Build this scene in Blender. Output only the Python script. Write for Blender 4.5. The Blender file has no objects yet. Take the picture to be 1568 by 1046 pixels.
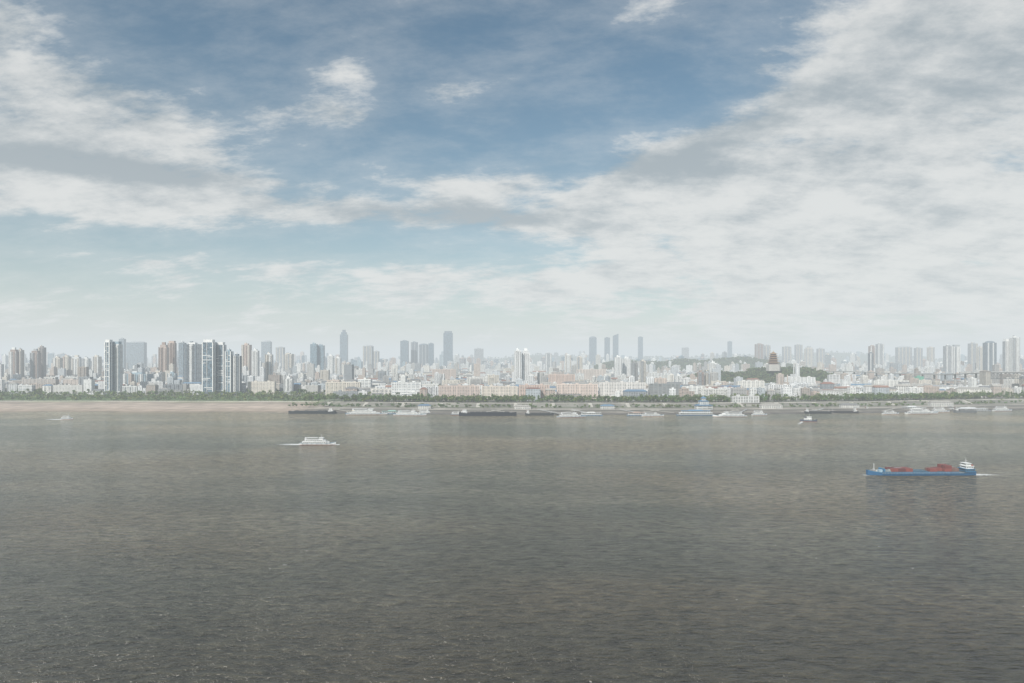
import bpy, math, random
import numpy as np
from mathutils import Vector
random.seed(7); rng=np.random.default_rng(7)
scene=bpy.context.scene
scene.view_settings.view_transform='Standard'; scene.view_settings.look='None'; scene.view_settings.exposure=0
CAMH=101.0; F=1045.0; HY=548.0; CX=784.0
GZ=13.0
def wx(px,D): return (px-CX)/F*D
def wz(py,D): return CAMH-(py-HY)*D/F
def link(o): scene.collection.objects.link(o); return o

# ---------------------------------------------------------------- node helper
class NT:
    def __init__(s,tree): s.t=tree; s.n=tree.nodes; s.l=tree.links
    def new(s,ty,**k):
        n=s.n.new(ty)
        for a,b in k.items(): setattr(n,a,b)
        return n
    def put(s,sock,v):
        if isinstance(v,bpy.types.NodeSocket): s.l.new(v,sock)
        elif v is not None:
            if hasattr(sock.default_value,'__len__') and not hasattr(v,'__len__'): v=(v,)*len(sock.default_value)
            if hasattr(sock.default_value,'__len__') and len(v)==3 and len(sock.default_value)==4: v=tuple(v)+(1,)
            sock.default_value=v
    def m(s,op,a,b=None,c=None,clamp=False):
        n=s.new('ShaderNodeMath',operation=op); n.use_clamp=clamp
        s.put(n.inputs[0],a)
        if b is not None: s.put(n.inputs[1],b)
        if c is not None: s.put(n.inputs[2],c)
        return n.outputs[0]
    def mix(s,f,a,b,blend='MIX'):
        n=s.new('ShaderNodeMix',data_type='RGBA',blend_type=blend)
        s.put(n.inputs[0],f); s.put(n.inputs[6],a); s.put(n.inputs[7],b); return n.outputs[2]
    def noise(s,vec,scale,detail=3,rough=.5,dist=0.0,lac=2.0):
        n=s.new('ShaderNodeTexNoise'); s.put(n.inputs['Vector'],vec)
        n.inputs['Scale'].default_value=scale; n.inputs['Detail'].default_value=detail
        n.inputs['Roughness'].default_value=rough; n.inputs['Distortion'].default_value=dist
        n.inputs['Lacunarity'].default_value=lac
        return n.outputs[0]
    def mr(s,v,a,b,c=0.0,d=1.0,smooth=True):
        n=s.new('ShaderNodeMapRange',interpolation_type='SMOOTHSTEP' if smooth else 'LINEAR')
        s.put(n.inputs[0],v); s.put(n.inputs[1],a); s.put(n.inputs[2],b); s.put(n.inputs[3],c); s.put(n.inputs[4],d); return n.outputs[0]
    def mapping(s,vec,loc=(0,0,0),rot=(0,0,0),sc=(1,1,1)):
        n=s.new('ShaderNodeMapping'); s.put(n.inputs[0],vec)
        n.inputs[1].default_value=loc; n.inputs[2].default_value=rot; n.inputs[3].default_value=sc; return n.outputs[0]
def newmat(name):
    m=bpy.data.materials.new(name); m.use_nodes=True
    t=NT(m.node_tree); b=m.node_tree.nodes['Principled BSDF']; return m,t,b

# ---------------------------------------------------------------- materials
def colattr(t):
    n=t.new('ShaderNodeAttribute'); n.attribute_name='Col'; return n.outputs['Color']
def mat_plain(name,rough=.8):
    m,t,b=newmat(name); c=colattr(t)
    pos=t.new('ShaderNodeNewGeometry').outputs['Position']
    n=t.noise(pos,.35,3,.6); f=t.mr(n,.3,.75,.78,1.12,False)
    t.put(b.inputs['Base Color'],t.mix(1.0,c,f,'MULTIPLY')); b.inputs['Roughness'].default_value=rough
    return m
def mat_facade(name,pu,pv,u0,u1,v0,v1,glass,grough=.25):
    m,t,b=newmat(name); c=colattr(t)
    uv=t.new('ShaderNodeUVMap').outputs[0]
    sx=t.new('ShaderNodeSeparateXYZ'); t.put(sx.inputs[0],uv)
    U=t.m('DIVIDE',sx.outputs[0],pu); V=t.m('DIVIDE',sx.outputs[1],pv)
    fu=t.m('FRACT',U); fv=t.m('FRACT',V)
    a=t.m('MULTIPLY',t.m('GREATER_THAN',fu,u0),t.m('LESS_THAN',fu,u1))
    d=t.m('MULTIPLY',t.m('GREATER_THAN',fv,v0),t.m('LESS_THAN',fv,v1))
    w=t.m('MULTIPLY',a,d)
    cell=t.new('ShaderNodeCombineXYZ'); t.put(cell.inputs[0],t.m('FLOOR',U)); t.put(cell.inputs[1],t.m('FLOOR',V))
    wn=t.new('ShaderNodeTexWhiteNoise',noise_dimensions='2D'); t.put(wn.inputs[0],cell.outputs[0])
    g=t.mix(wn.outputs[0],tuple(x*.4 for x in glass),tuple(x*2.4 for x in glass))
    pos=t.new('ShaderNodeNewGeometry').outputs['Position']
    st=t.mapping(pos,sc=(.25,.25,.05)); n=t.noise(st,1.0,2,.6)
    wall=t.mix(1.0,c,t.mr(n,.3,.75,.78,1.1,False),'MULTIPLY')
    t.put(b.inputs['Base Color'],t.mix(w,wall,g))
    t.put(b.inputs['Roughness'],t.mr(w,0,1,.85,grough,False))
    return m
M_PLAIN=mat_plain('painted_concrete')
M_PUNCH=mat_facade('facade_windows',3.4,3.1,.27,.75,.30,.76,(.07,.085,.095))
M_STRIP=mat_facade('facade_ribbon_windows',9.0,3.3,.06,.94,.40,.80,(.075,.095,.11))
M_GLASS=mat_facade('facade_curtain_wall',1.8,3.6,.08,.94,.10,.92,(.075,.115,.145),.12)
M_ROUGHGLASS=mat_facade('facade_balconies',5.0,3.0,.16,.84,.48,.92,(.085,.095,.10))
MATS=[M_PLAIN,M_PUNCH,M_STRIP,M_GLASS,M_ROUGHGLASS]
PL,PU,ST,GL,BA=0,1,2,3,4

# ---------------------------------------------------------------- mesh builder
class MB:
    def __init__(s): s.v=[];s.f=[];s.mi=[];s.c=[];s.uv=[];s.T=(0,0,0,1,0)
    def at(s,x=0,y=0,z=0,rot=0): s.T=(x,y,z,math.cos(rot),math.sin(rot)); return s
    def face(s,pts,col,mat=0,uvs=None):
        x0,y0,z0,c,sn=s.T; b=len(s.v)
        for p in pts: s.v.append((x0+p[0]*c-p[1]*sn,y0+p[0]*sn+p[1]*c,z0+p[2]))
        s.f.append(tuple(range(b,b+len(pts)))); s.mi.append(mat); s.c.append(col)
        s.uv.extend(uvs if uvs else [(p[0],p[1]) for p in pts])
    def prism(s,pts,z0,z1,col,mat=0,top=None,topmat=0,pts2=None,bottom=False):
        n=len(pts); q=pts2 or pts; u=random.random()*50
        for i in range(n):
            a=pts[i];b=pts[(i+1)%n];a2=q[i];b2=q[(i+1)%n]
            L=math.hypot(b[0]-a[0],b[1]-a[1])
            s.face([(a[0],a[1],z0),(b[0],b[1],z0),(b2[0],b2[1],z1),(a2[0],a2[1],z1)],col,mat,
                   [(u,0),(u+L,0),(u+L,z1-z0),(u,z1-z0)]); u+=L
        s.face([(p[0],p[1],z1) for p in q],top or col,topmat)
        if bottom: s.face([(p[0],p[1],z0) for p in reversed(pts)],col,0)
    def box(s,cx,cy,z0,sx,sy,h,col,mat=0,top=None,topmat=0,bottom=False):
        a,b=sx/2,sy/2
        s.prism([(cx-a,cy-b),(cx+a,cy-b),(cx+a,cy+b),(cx-a,cy+b)],z0,z0+h,col,mat,top,topmat,bottom=bottom)
    def hip(s,cx,cy,z0,sx,sy,h,col,eave=.6,gable=False):
        a,b=sx/2+eave,sy/2+eave
        r=a if gable else max(a-b,0.01)
        P=[(cx-a,cy-b,z0),(cx+a,cy-b,z0),(cx+a,cy+b,z0),(cx-a,cy+b,z0)]; R=[(cx-r,cy,z0+h),(cx+r,cy,z0+h)]
        s.face([P[0],P[1],R[1],R[0]],col); s.face([P[2],P[3],R[0],R[1]],col)
        s.face([P[1],P[2],R[1]],col); s.face([P[3],P[0],R[0]],col); s.face([P[3],P[2],P[1],P[0]],col)
    def beam(s,p,q,w,h,col):
        p=Vector(p);q=Vector(q);d=(q-p).normalized(); sd=d.cross(Vector((0,0,1)))
        if sd.length<1e-3: sd=Vector((1,0,0))
        sd=sd.normalized()*w/2; up=sd.cross(d).normalized()*h/2
        A=[p-sd-up,p+sd-up,p+sd+up,p-sd+up];B=[q-sd-up,q+sd-up,q+sd+up,q-sd+up]
        for i in range(4):
            j=(i+1)%4; s.face([tuple(A[i]),tuple(A[j]),tuple(B[j]),tuple(B[i])],col)
        s.face([tuple(x) for x in A[::-1]],col); s.face([tuple(x) for x in B],col)
    def obj(s,name,loc=(0,0,0),rot=0,mats=None,scale=1):
        me=bpy.data.meshes.new(name); me.from_pydata(s.v,[],s.f)
        for m in (mats or MATS): me.materials.append(m)
        me.polygons.foreach_set('material_index',s.mi)
        uv=me.uv_layers.new(name='UVMap'); uv.data.foreach_set('uv',np.array(s.uv,dtype=np.float32).ravel())
        at=me.attributes.new('Col','FLOAT_COLOR','FACE')
        c=np.ones((len(s.f),4),dtype=np.float32); c[:,:3]=np.array(s.c,dtype=np.float32); at.data.foreach_set('color',c.ravel())
        me.update(); o=bpy.data.objects.new(name,me); o.location=loc; o.rotation_euler=(0,0,rot); o.scale=(scale,)*3; return link(o)

# ---------------------------------------------------------------- shoreline and bank
SX=[-30000,-942,-398,-200,-96,363,700,998,3000,30000]; SY=[1290,1270,1255,1228,1215,1215,1255,1335,1430,1500]
def shore(x): return float(np.interp(x,SX,SY))
def beach(x):
    t=min(max((-330-x)/110,0),1); return t*t*(3-2*t)
def citystart(x): return shore(x)+185+beach(x)*180
quay=[(-6,-4),(0,2.2),(22,5.0),(26,6.2),(60,6.4),(84,6.6),(86,7.2),(112,12.6),(114,13.6),(116,13.02),(150,13.0),(330,13.0)]
bch =[(-60,-4),(0,-.15),(25,.7),(70,1.8),(120,3.0),(170,4.2),(210,5.2),(235,6.4),(255,8.0),(290,10.5),(310,12),(330,13.0)]
qc=[(.10,.095,.09),(.20,.18,.155),(.12,.115,.10),(.34,.31,.27),(.26,.24,.20),(.09,.13,.06),(.24,.23,.20),(.46,.43,.39),(.22,.21,.19),(.16,.18,.13),(.18,.18,.16)]
bc=[(.24,.19,.14),(.30,.24,.18),(.42,.33,.26),(.47,.38,.31),(.44,.355,.29),(.38,.31,.25),(.28,.28,.17),(.11,.17,.06),(.10,.16,.055),(.10,.15,.055),(.14,.15,.10)]
xs=[-30000,-12000,-5000,-2500,-1700]+list(np.arange(-1300,1500,12))+[1700,2500,5000,12000,30000]
mb=MB()
rows=[]
for x in xs:
    x=float(x); b=beach(x); y=shore(x); jit=(math.sin(x*.021)*10+math.sin(x*.057+1)*5)*b
    rows.append([(x,y+quay[i][0]*(1-b)+bch[i][0]*b+jit*(1 if i<10 else 0),quay[i][1]*(1-b)+bch[i][1]*b) for i in range(len(quay))])
for r0,r1 in zip(rows[:-1],rows[1:]):
    b=beach((r0[0][0]+r1[0][0])/2)
    for i in range(len(quay)-1):
        v=1+.16*math.sin(r0[0][0]*.031+i*2)*(1-b)+.05*math.sin(r0[0][0]*.13+i*2)+random.uniform(-.08,.08)
        c=tuple((qc[i][k]*(1-b)+bc[i][k]*b)*v for k in range(3))
        mb.face([r0[i],r1[i],r1[i+1],r0[i+1]],c)
def mat_ground(name):
    m,t,b=newmat(name); c=colattr(t); pos=t.new('ShaderNodeNewGeometry').outputs['Position']
    n1=t.noise(t.mapping(pos,sc=(.02,.09,.09)),1,6,.65); n2=t.noise(pos,.6,3,.6)
    f=t.m('MULTIPLY',t.mr(n1,.3,.7,.62,1.28,False),t.mr(n2,.3,.7,.85,1.12,False))
    t.put(b.inputs['Base Color'],t.mix(1,c,f,'MULTIPLY')); b.inputs['Roughness'].default_value=.95
    return m
M_GROUND=mat_ground('bank_stone_and_sand')
mb.obj('riverbank',mats=[M_GROUND])
m,t,b=newmat('city_ground'); pos=t.new('ShaderNodeNewGeometry').outputs['Position']
n=t.noise(pos,.012,6,.6); t.put(b.inputs['Base Color'],t.mix(t.mr(n,.42,.58),(.06,.09,.04),(.22,.21,.19))); b.inputs['Roughness'].default_value=.95
M_LAND=m
mb=MB()
for r0,r1 in zip(rows[:-1],rows[1:]):
    mb.face([r0[-1],r1[-1],(r1[-1][0],60000,13),(r0[-1][0],60000,13)],(.2,.2,.2))
mb.obj('ground',mats=[M_LAND])

# ---------------------------------------------------------------- water
m,t,b=newmat('muddy_river_water')
pos=t.new('ShaderNodeNewGeometry').outputs['Position']
sp=t.new('ShaderNodeSeparateXYZ'); t.put(sp.inputs[0],pos); PY=sp.outputs[1]
big=t.noise(t.mapping(pos,loc=(130,40,0),rot=(0,0,.25),sc=(.0024,.0048,1)),1,3,.5)
big2=t.noise(t.mapping(pos,loc=(30,10,0),rot=(0,0,-.15),sc=(.0045,.011,1)),1,4,.6)
col=t.mix(t.mr(big,.38,.62),(.060,.062,.046),(.098,.082,.053))
col=t.mix(t.mr(big2,.42,.70,0,.42),col,(.142,.128,.095))
# sky glare painted into the colour: water turns paler towards the far bank
far_glare=t.m('ADD',t.mr(PY,230,520,.50,1.15,False),t.mr(PY,520,1150,0,1.15,False))
far_glare=t.m('MULTIPLY',far_glare,t.mr(big2,.3,.7,.90,1.10,False))
col=t.mix(1.0,col,far_glare,'MULTIPLY')
w0=t.mapping(pos,rot=(0,0,.34),sc=(.42,1,1)); w1=t.mapping(pos,rot=(0,0,.20),sc=(.36,1,1)); w2=t.mapping(pos,rot=(0,0,-.30),sc=(.5,1,1))
h1=t.noise(w0,.13,2,.55); h2=t.noise(w1,.36,3,.66); h3=t.noise(w2,.75,3,.68)
def ridge(h,k): return t.m('SUBTRACT',1.0,t.m('ABSOLUTE',t.m('MULTIPLY',t.m('SUBTRACT',h,.5),k)),clamp=True)
r3=ridge(h3,5.0)
H=t.m('ADD',t.m('ADD',t.m('MULTIPLY',h1,3.2),t.m('MULTIPLY',h2,5.0)),t.m('ADD',t.m('MULTIPLY',h3,1.5),t.m('MULTIPLY',r3,.25)))
bp=t.new('ShaderNodeBump'); t.put(bp.inputs['Strength'],t.mr(PY,300,1000,1.0,.75,False)); bp.inputs['Distance'].default_value=1.0; t.put(bp.inputs['Height'],H)
t.put(b.inputs['Normal'],bp.outputs[0])
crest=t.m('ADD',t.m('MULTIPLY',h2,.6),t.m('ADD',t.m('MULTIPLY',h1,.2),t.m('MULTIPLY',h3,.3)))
col=t.mix(1.0,col,t.mr(crest,.43,.67,.12,2.25,False),'MULTIPLY')   # wave light and shade painted into the colour: pale crests, dark troughs
foam=t.noise(t.mapping(pos,rot=(0,0,.9),sc=(.45,1,1)),.55,4,.62)
fm=t.m('MULTIPLY',t.mr(foam,.705,.735),t.mr(big2,.42,.5))
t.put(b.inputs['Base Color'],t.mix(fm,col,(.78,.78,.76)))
t.put(b.inputs['Roughness'],t.mr(fm,0,1,.14,.9,False)); b.inputs['IOR'].default_value=1.33
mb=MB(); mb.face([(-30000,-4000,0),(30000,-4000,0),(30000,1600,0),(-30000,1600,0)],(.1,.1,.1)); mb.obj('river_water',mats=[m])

# ---------------------------------------------------------------- foam / wakes
m,t,b=newmat('foam'); pos=t.new('ShaderNodeNewGeometry').outputs['Position']
at=t.new('ShaderNodeAttribute'); at.attribute_name='Col'; sp=t.new('ShaderNodeSeparateColor'); t.put(sp.inputs[0],at.outputs['Color'])
n=t.noise(t.mapping(pos,sc=(.5,1,1)),.8,4,.7); a=t.mr(t.m('ADD',n,t.m('SUBTRACT',sp.outputs[0],.5)),.38,.78)
b.inputs['Base Color'].default_value=(.75,.76,.75,1); b.inputs['Roughness'].default_value=.8
t.put(b.inputs['Alpha'],a); M_FOAM=m
def wake(name,x,y,dirx,L,w0,w1,stren=.75,diry=0):
    mb=MB(); n=16
    for i in range(n):
        a,c=i/n,(i+1)/n
        for k in range(6):
            k0,k1=k/6-.5,(k+1)/6-.5
            e=1-abs((k+.5)/6-.5)*.7; s=stren*(1-a)**.8*e
            P=lambda q,kk:(dirx*q*L,diry*q*L+kk*(w0+(w1-w0)*q),.06)
            mb.face([P(a,k0),P(c,k0),P(c,k1),P(a,k1)],(s,s,s))
    return mb.obj(name,(x,y,0),mats=[M_FOAM])

# ---------------------------------------------------------------- vegetation
m,t,b=newmat('foliage'); t.put(b.inputs['Base Color'],colattr(t)); b.inputs['Roughness'].default_value=.7
M_LEAF=m
m,t,b=newmat('bark'); b.inputs['Base Color'].default_value=(.09,.07,.05,1); b.inputs['Roughness'].default_value=.9; M_BARK=m
def tree_mass(name,trees,nleaf=46,leaf=1.3,cols=((.035,.06,.02),(.10,.15,.05))):
    T=np.array(trees,dtype=np.float64); n=len(T)
    if n==0: return
    nl=6
    lob=rng.normal(size=(n,nl,3)); lob/=np.linalg.norm(lob,axis=2,keepdims=True); lob*=rng.uniform(.35,.75,size=(n,nl,1))
    pick=rng.integers(0,nl,size=(n,nleaf))
    ctr=np.take_along_axis(lob,pick[:,:,None].repeat(3,2),axis=1)
    d=rng.normal(size=(n,nleaf,3)); d/=np.linalg.norm(d,axis=2,keepdims=True)
    p=ctr+d*rng.uniform(.2,.5,size=(n,nleaf,1))
    h=T[:,3][:,None]; r=T[:,4][:,None]
    X=T[:,0][:,None]+p[:,:,0]*r; Y=T[:,1][:,None]+p[:,:,1]*r; Z=T[:,2][:,None]+h*.62+p[:,:,2]*h*.38
    C=np.stack([X,Y,Z],-1).reshape(-1,3); N=len(C)
    a=rng.normal(size=(N,3)); a/=np.linalg.norm(a,axis=1,keepdims=True)
    bb=np.cross(a,rng.normal(size=(N,3))); bb/=np.linalg.norm(bb,axis=1,keepdims=True)
    s=(leaf*rng.uniform(.6,1.3,size=(N,1)))
    q=np.stack([C-a*s,C-bb*s*.8,C+a*s,C+bb*s*.8],1).reshape(-1,3)
    lobshade=rng.uniform(0,1,size=(n,nl)); sh=np.take_along_axis(lobshade,pick,axis=1)*.6+rng.uniform(0,.4,size=(n,nleaf))
    tint=rng.uniform(.75,1.25,size=(n,1,1))*np.stack([rng.uniform(.8,1.3,size=n),np.ones(n),rng.uniform(.7,1.1,size=n)],-1)[:,None,:]
    col=(np.array(cols[0])*(1-sh[...,None])+np.array(cols[1])*sh[...,None])*tint
    tv=[];
    for k,(sx,sy) in enumerate([(-1,-1),(1,-1),(1,1),(-1,1)]):
        tv.append(np.stack([T[:,0]+sx*T[:,3]*.022,T[:,1]+sy*T[:,3]*.022,T[:,2]-.2],-1))
    for k,(sx,sy) in enumerate([(-1,-1),(1,-1),(1,1),(-1,1)]):
        tv.append(np.stack([T[:,0]+sx*T[:,3]*.009,T[:,1]+sy*T[:,3]*.009,T[:,2]+T[:,3]*.65],-1))
    tv=np.stack(tv,1).reshape(-1,3)
    base=len(q)+np.arange(n)*8
    fq=np.arange(N*4).reshape(-1,4)
    ft=np.concatenate([np.stack([base+i,base+(i+1)%4,base+4+(i+1)%4,base+4+i],-1) for i in range(4)])
    V=np.concatenate([q,tv]); Fc=np.concatenate([fq,ft])
    me=bpy.data.meshes.new(name); me.vertices.add(len(V)); me.vertices.foreach_set('co',V.astype(np.float32).ravel())
    me.loops.add(Fc.size); me.loops.foreach_set('vertex_index',Fc.astype(np.int32).ravel())
    me.polygons.add(len(Fc)); me.polygons.foreach_set('loop_start',(np.arange(len(Fc))*4).astype(np.int32))
    me.materials.append(M_LEAF); me.materials.append(M_BARK)
    mi=np.zeros(len(Fc),dtype=np.int32); mi[N:]=1; me.polygons.foreach_set('material_index',mi)
    me.update(calc_edges=True)
    at=me.attributes.new('Col','FLOAT_COLOR','FACE'); c=np.ones((len(Fc),4),dtype=np.float32)*.1; c[:N,:3]=col.reshape(-1,3); at.data.foreach_set('color',c.ravel())
    return link(bpy.data.objects.new(name,me))
tr=[]
for off in (119,129,139,150,162):
    x=-420
    while x<1200:
        if random.random()<.92-.35*max(0,math.sin(x*.013)+.5*math.sin(x*.047)): tr.append((x+random.uniform(-2,2),shore(x)+off+random.uniform(-4,4),13,random.uniform(7,17),random.uniform(4,7.5)))
        x+=random.uniform(5,8.5)
tree_mass('riverside_tree_row',tr,nleaf=64,cols=((.045,.078,.024),(.14,.21,.065)))
tr=[]
x=-1250
while x<-330:
    for off in (236,250,265,282,300,318,336):
        if random.random()<.85:
            o=off+random.uniform(-8,8); z=float(np.interp(o,[p[0] for p in bch],[p[1] for p in bch]))
            tr.append((x+random.uniform(-5,5),shore(x)+o,z,random.uniform(5,15),random.uniform(4,8)))
    x+=random.uniform(8,12)
tree_mass('beach_tree_belt',tr,cols=((.055,.095,.026),(.18,.25,.08)))
tr=[]
for i in range(420):
    x=random.uniform(-440,1150); tr.append((x,shore(x)+random.uniform(62,112),6.4,random.uniform(3,8),random.uniform(2.5,5)))
tree_mass('terrace_shrubs',tr,nleaf=36,leaf=1.0,cols=((.05,.09,.03),(.14,.2,.07)))

# ---------------------------------------------------------------- buildings
WALLS=[(.82,.82,.80),(.72,.71,.68),(.78,.78,.77),(.66,.61,.54),(.60,.51,.45),(.52,.51,.49),(.78,.75,.70),(.42,.41,.40),(.56,.46,.40),(.40,.35,.31),(.64,.67,.70),(.84,.84,.84),(.48,.52,.55),(.80,.81,.82),(.32,.34,.36),(.84,.83,.81),(.82,.83,.84)]
ROOFR=[(.28,.15,.12),(.32,.19,.15),(.25,.14,.115)]; ROOFG=[(.24,.24,.24),(.34,.33,.31),(.18,.19,.20),(.40,.38,.35)]; ROOFB=[(.13,.21,.31),(.15,.25,.36)]
def lowrise(mb,w,d,h,detail=True,z0=0):
    col=random.choice(WALLS); v=random.uniform(.88,1.03); col=tuple(c*v for c in col)
    mat=random.choice([PU,PU,PU,ST,BA,BA,PU]); k=random.random()
    rc=random.choice(ROOFG)
    if k<.28 and h<32:
        mb.box(0,0,z0,w,d,h,col,mat); mb.hip(0,0,z0+h+.01,w,d,random.uniform(2.6,4.6),random.choice(ROOFR+ROOFG+ROOFG+ROOFB) ,gable=random.random()<.35)
    elif k<.55:
        w1=w*random.uniform(.4,.65); s=random.choice([-1,1]); h2=h*random.uniform(.55,.85)
        mb.box(s*(w-w1)/2,0,z0,w1,d,h,col,mat,rc); mb.box(-s*w1/2,0.7,z0,w-w1-.05,d*.85,h2,col,mat,rc)
        mb.box(s*(w-w1)/2,0,z0+h+.01,w1*.4,d*.45,3,col,PL,rc)
        if detail: mb.box(s*(w-w1)/2,-d/2+.15,z0+h+.01,w1,.25,1.0,col)
    else:
        mb.box(0,0,z0,w,d,h,col,mat,rc)
        for i in range(max(1,int(w/22))):
            mb.box((-w/2)+(i+.5)*w/max(1,int(w/22)),random.uniform(-1,2),z0+h+.01,random.uniform(3,6),random.uniform(3,5),random.uniform(2.4,4),col,PL,rc)
        if detail:
            mb.box(0,-d/2+.15,z0+h+.01,w,.25,1.0,col); mb.box(-w/2+.15,.3,z0+h+.01,.25,d-.6,1.0,col); mb.box(w/2-.15,.3,z0+h+.01,.25,d-.6,1.0,col)
            if random.random()<.25: mb.box(random.uniform(-w/3,w/3),-d/4,z0+h+1.0,2.2,2.2,2.0,(.5,.5,.52))
    if detail and random.random()<.45:
        n=max(2,int(w/9))
        for i in range(n):
            mb.box(-w/2+(i+.5)*w/n,-d/2-.55,z0+1,2.6,1.1,min(h,h*.55 if k<.55 and k>=.28 else h)-2,tuple(min(.85,c*1.1) for c in col),BA)
occ=[]
def free(x,y,w,d):
    for (a,b_,c,e) in occ:
        if abs(x-a)<(w+c)/2+2 and abs(y-b_)<(d+e)/2+2: return False
    return True

def tower(name,px,wpx,ytop,D,style,col,col2=(.75,.75,.74),crown='flat',depth=None,rot=0):
    w=wpx*D/F; H=wz(ytop,D)-GZ; d=depth or min(max(w*.7,16),34); x=wx(px,D); y=D+d/2
    occ.append((x,y,w,d)); mb=MB(); cr={'flat':0,'dome':.05,'step':.12,'slope':.06,'box':.05}[crown]; Hb=H*(1-cr)
    mat={'pu':PU,'st':ST,'gl':GL,'ba':BA}[style]
    near=D<2400
    mb.box(0,0,0,w*1.25,d*1.2,8.5,tuple(c*.8 for c in col),ST,(.35,.35,.34))
    if style=='gl':
        mb.box(0,0,8.51,w,d,Hb-8.51,col,GL,(.3,.3,.3))
        if near:
            for sx in (-1,1):
                mb.box(sx*(w/2-.9),-d/2-.25,8.6,2.0,.5,Hb-8.6,col2)
                mb.box(sx*(w/2+.25),0,8.6,.5,d*.3,Hb-8.6,col2)
            n=int(Hb/3.6); rr=random.Random(px)
            for i in range(3,n-1):
                if rr.random()<.36:
                    l=(w-4)*rr.uniform(.25,1.0); s=rr.choice([-1,1]); mb.box(s*(w-4-l)/2,-d/2-.2,i*3.6-.4,l,.4,1.3,col2)
            mb.box(-w*.06,-d/2-.3,8.6,1.2,.6,Hb-8.6,tuple(c*.7 for c in col2))
    else:
        nb=max(2,int(round(w/11))); bw=w/nb
        mb.box(0,.8,8.51,w-.6,d-1.6,Hb-8.51,col,mat,(.34,.34,.34))
        for i in range(nb):
            cx=-w/2+(i+.5)*bw
            mb.box(cx,-d/2+.3,8.51,bw*.52,1.6,Hb-8.51-(3 if i%2 else 0),col2 if i%2==0 else col,BA)
        if near:
            for i in range(nb+1):
                mb.box(-w/2+i*bw*.999,-d/2+.25,8.6,.9,1.2,Hb-7.0,col2)
    if crown=='flat':
        mb.box(0,0,Hb+.01,w*.45,d*.5,4.5,col,PL); mb.box(-w*.1,0,Hb+4.52,w*.18,d*.22,3,col2,PL)
    elif crown=='box':
        mb.box(0,0,Hb+.01,w*.8,d*.8,H*cr,col2,PL)
    elif crown=='step':
        mb.box(0,0,Hb+.01,w*.72,d*.72,H*cr*.5,col,mat); mb.box(0,0,Hb+H*cr*.5+.02,w*.4,d*.4,H*cr*.5,col2,PL)
    elif crown=='slope':
        a=w/2;c=d/2
        mb.face([(-a,-c,Hb+.02),(a,-c,Hb+.02),(a,-c,H)],col); mb.face([(-a,-c,Hb+.02),(a,-c,H),(a,c,H),(-a,c,Hb+.02)],col2); mb.face([(a,-c,Hb+.02),(a,c,Hb+.02),(a,c,H),(a,-c,H)],col); mb.face([(a,c,Hb+.02),(-a,c,Hb+.02),(a,c,H)],col)
    elif crown=='dome':
        n=14; pr=[(1,0),(.92,.38),(.75,.66),(.5,.87),(.2,.98)]
        for (r0,q0),(r1,q1) in zip(pr[:-1],pr[1:]):
            A=[(w/2*r0*math.cos(2*math.pi*i/n),d/2*r0*math.sin(2*math.pi*i/n)) for i in range(n)]
            B=[(w/2*r1*math.cos(2*math.pi*i/n),d/2*r1*math.sin(2*math.pi*i/n)) for i in range(n)]
            mb.prism(A,Hb+H*cr*q0+.01,Hb+H*cr*q1+.01,col,pts2=B)
    mb.obj(name,(x,y,GZ),rot)

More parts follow.
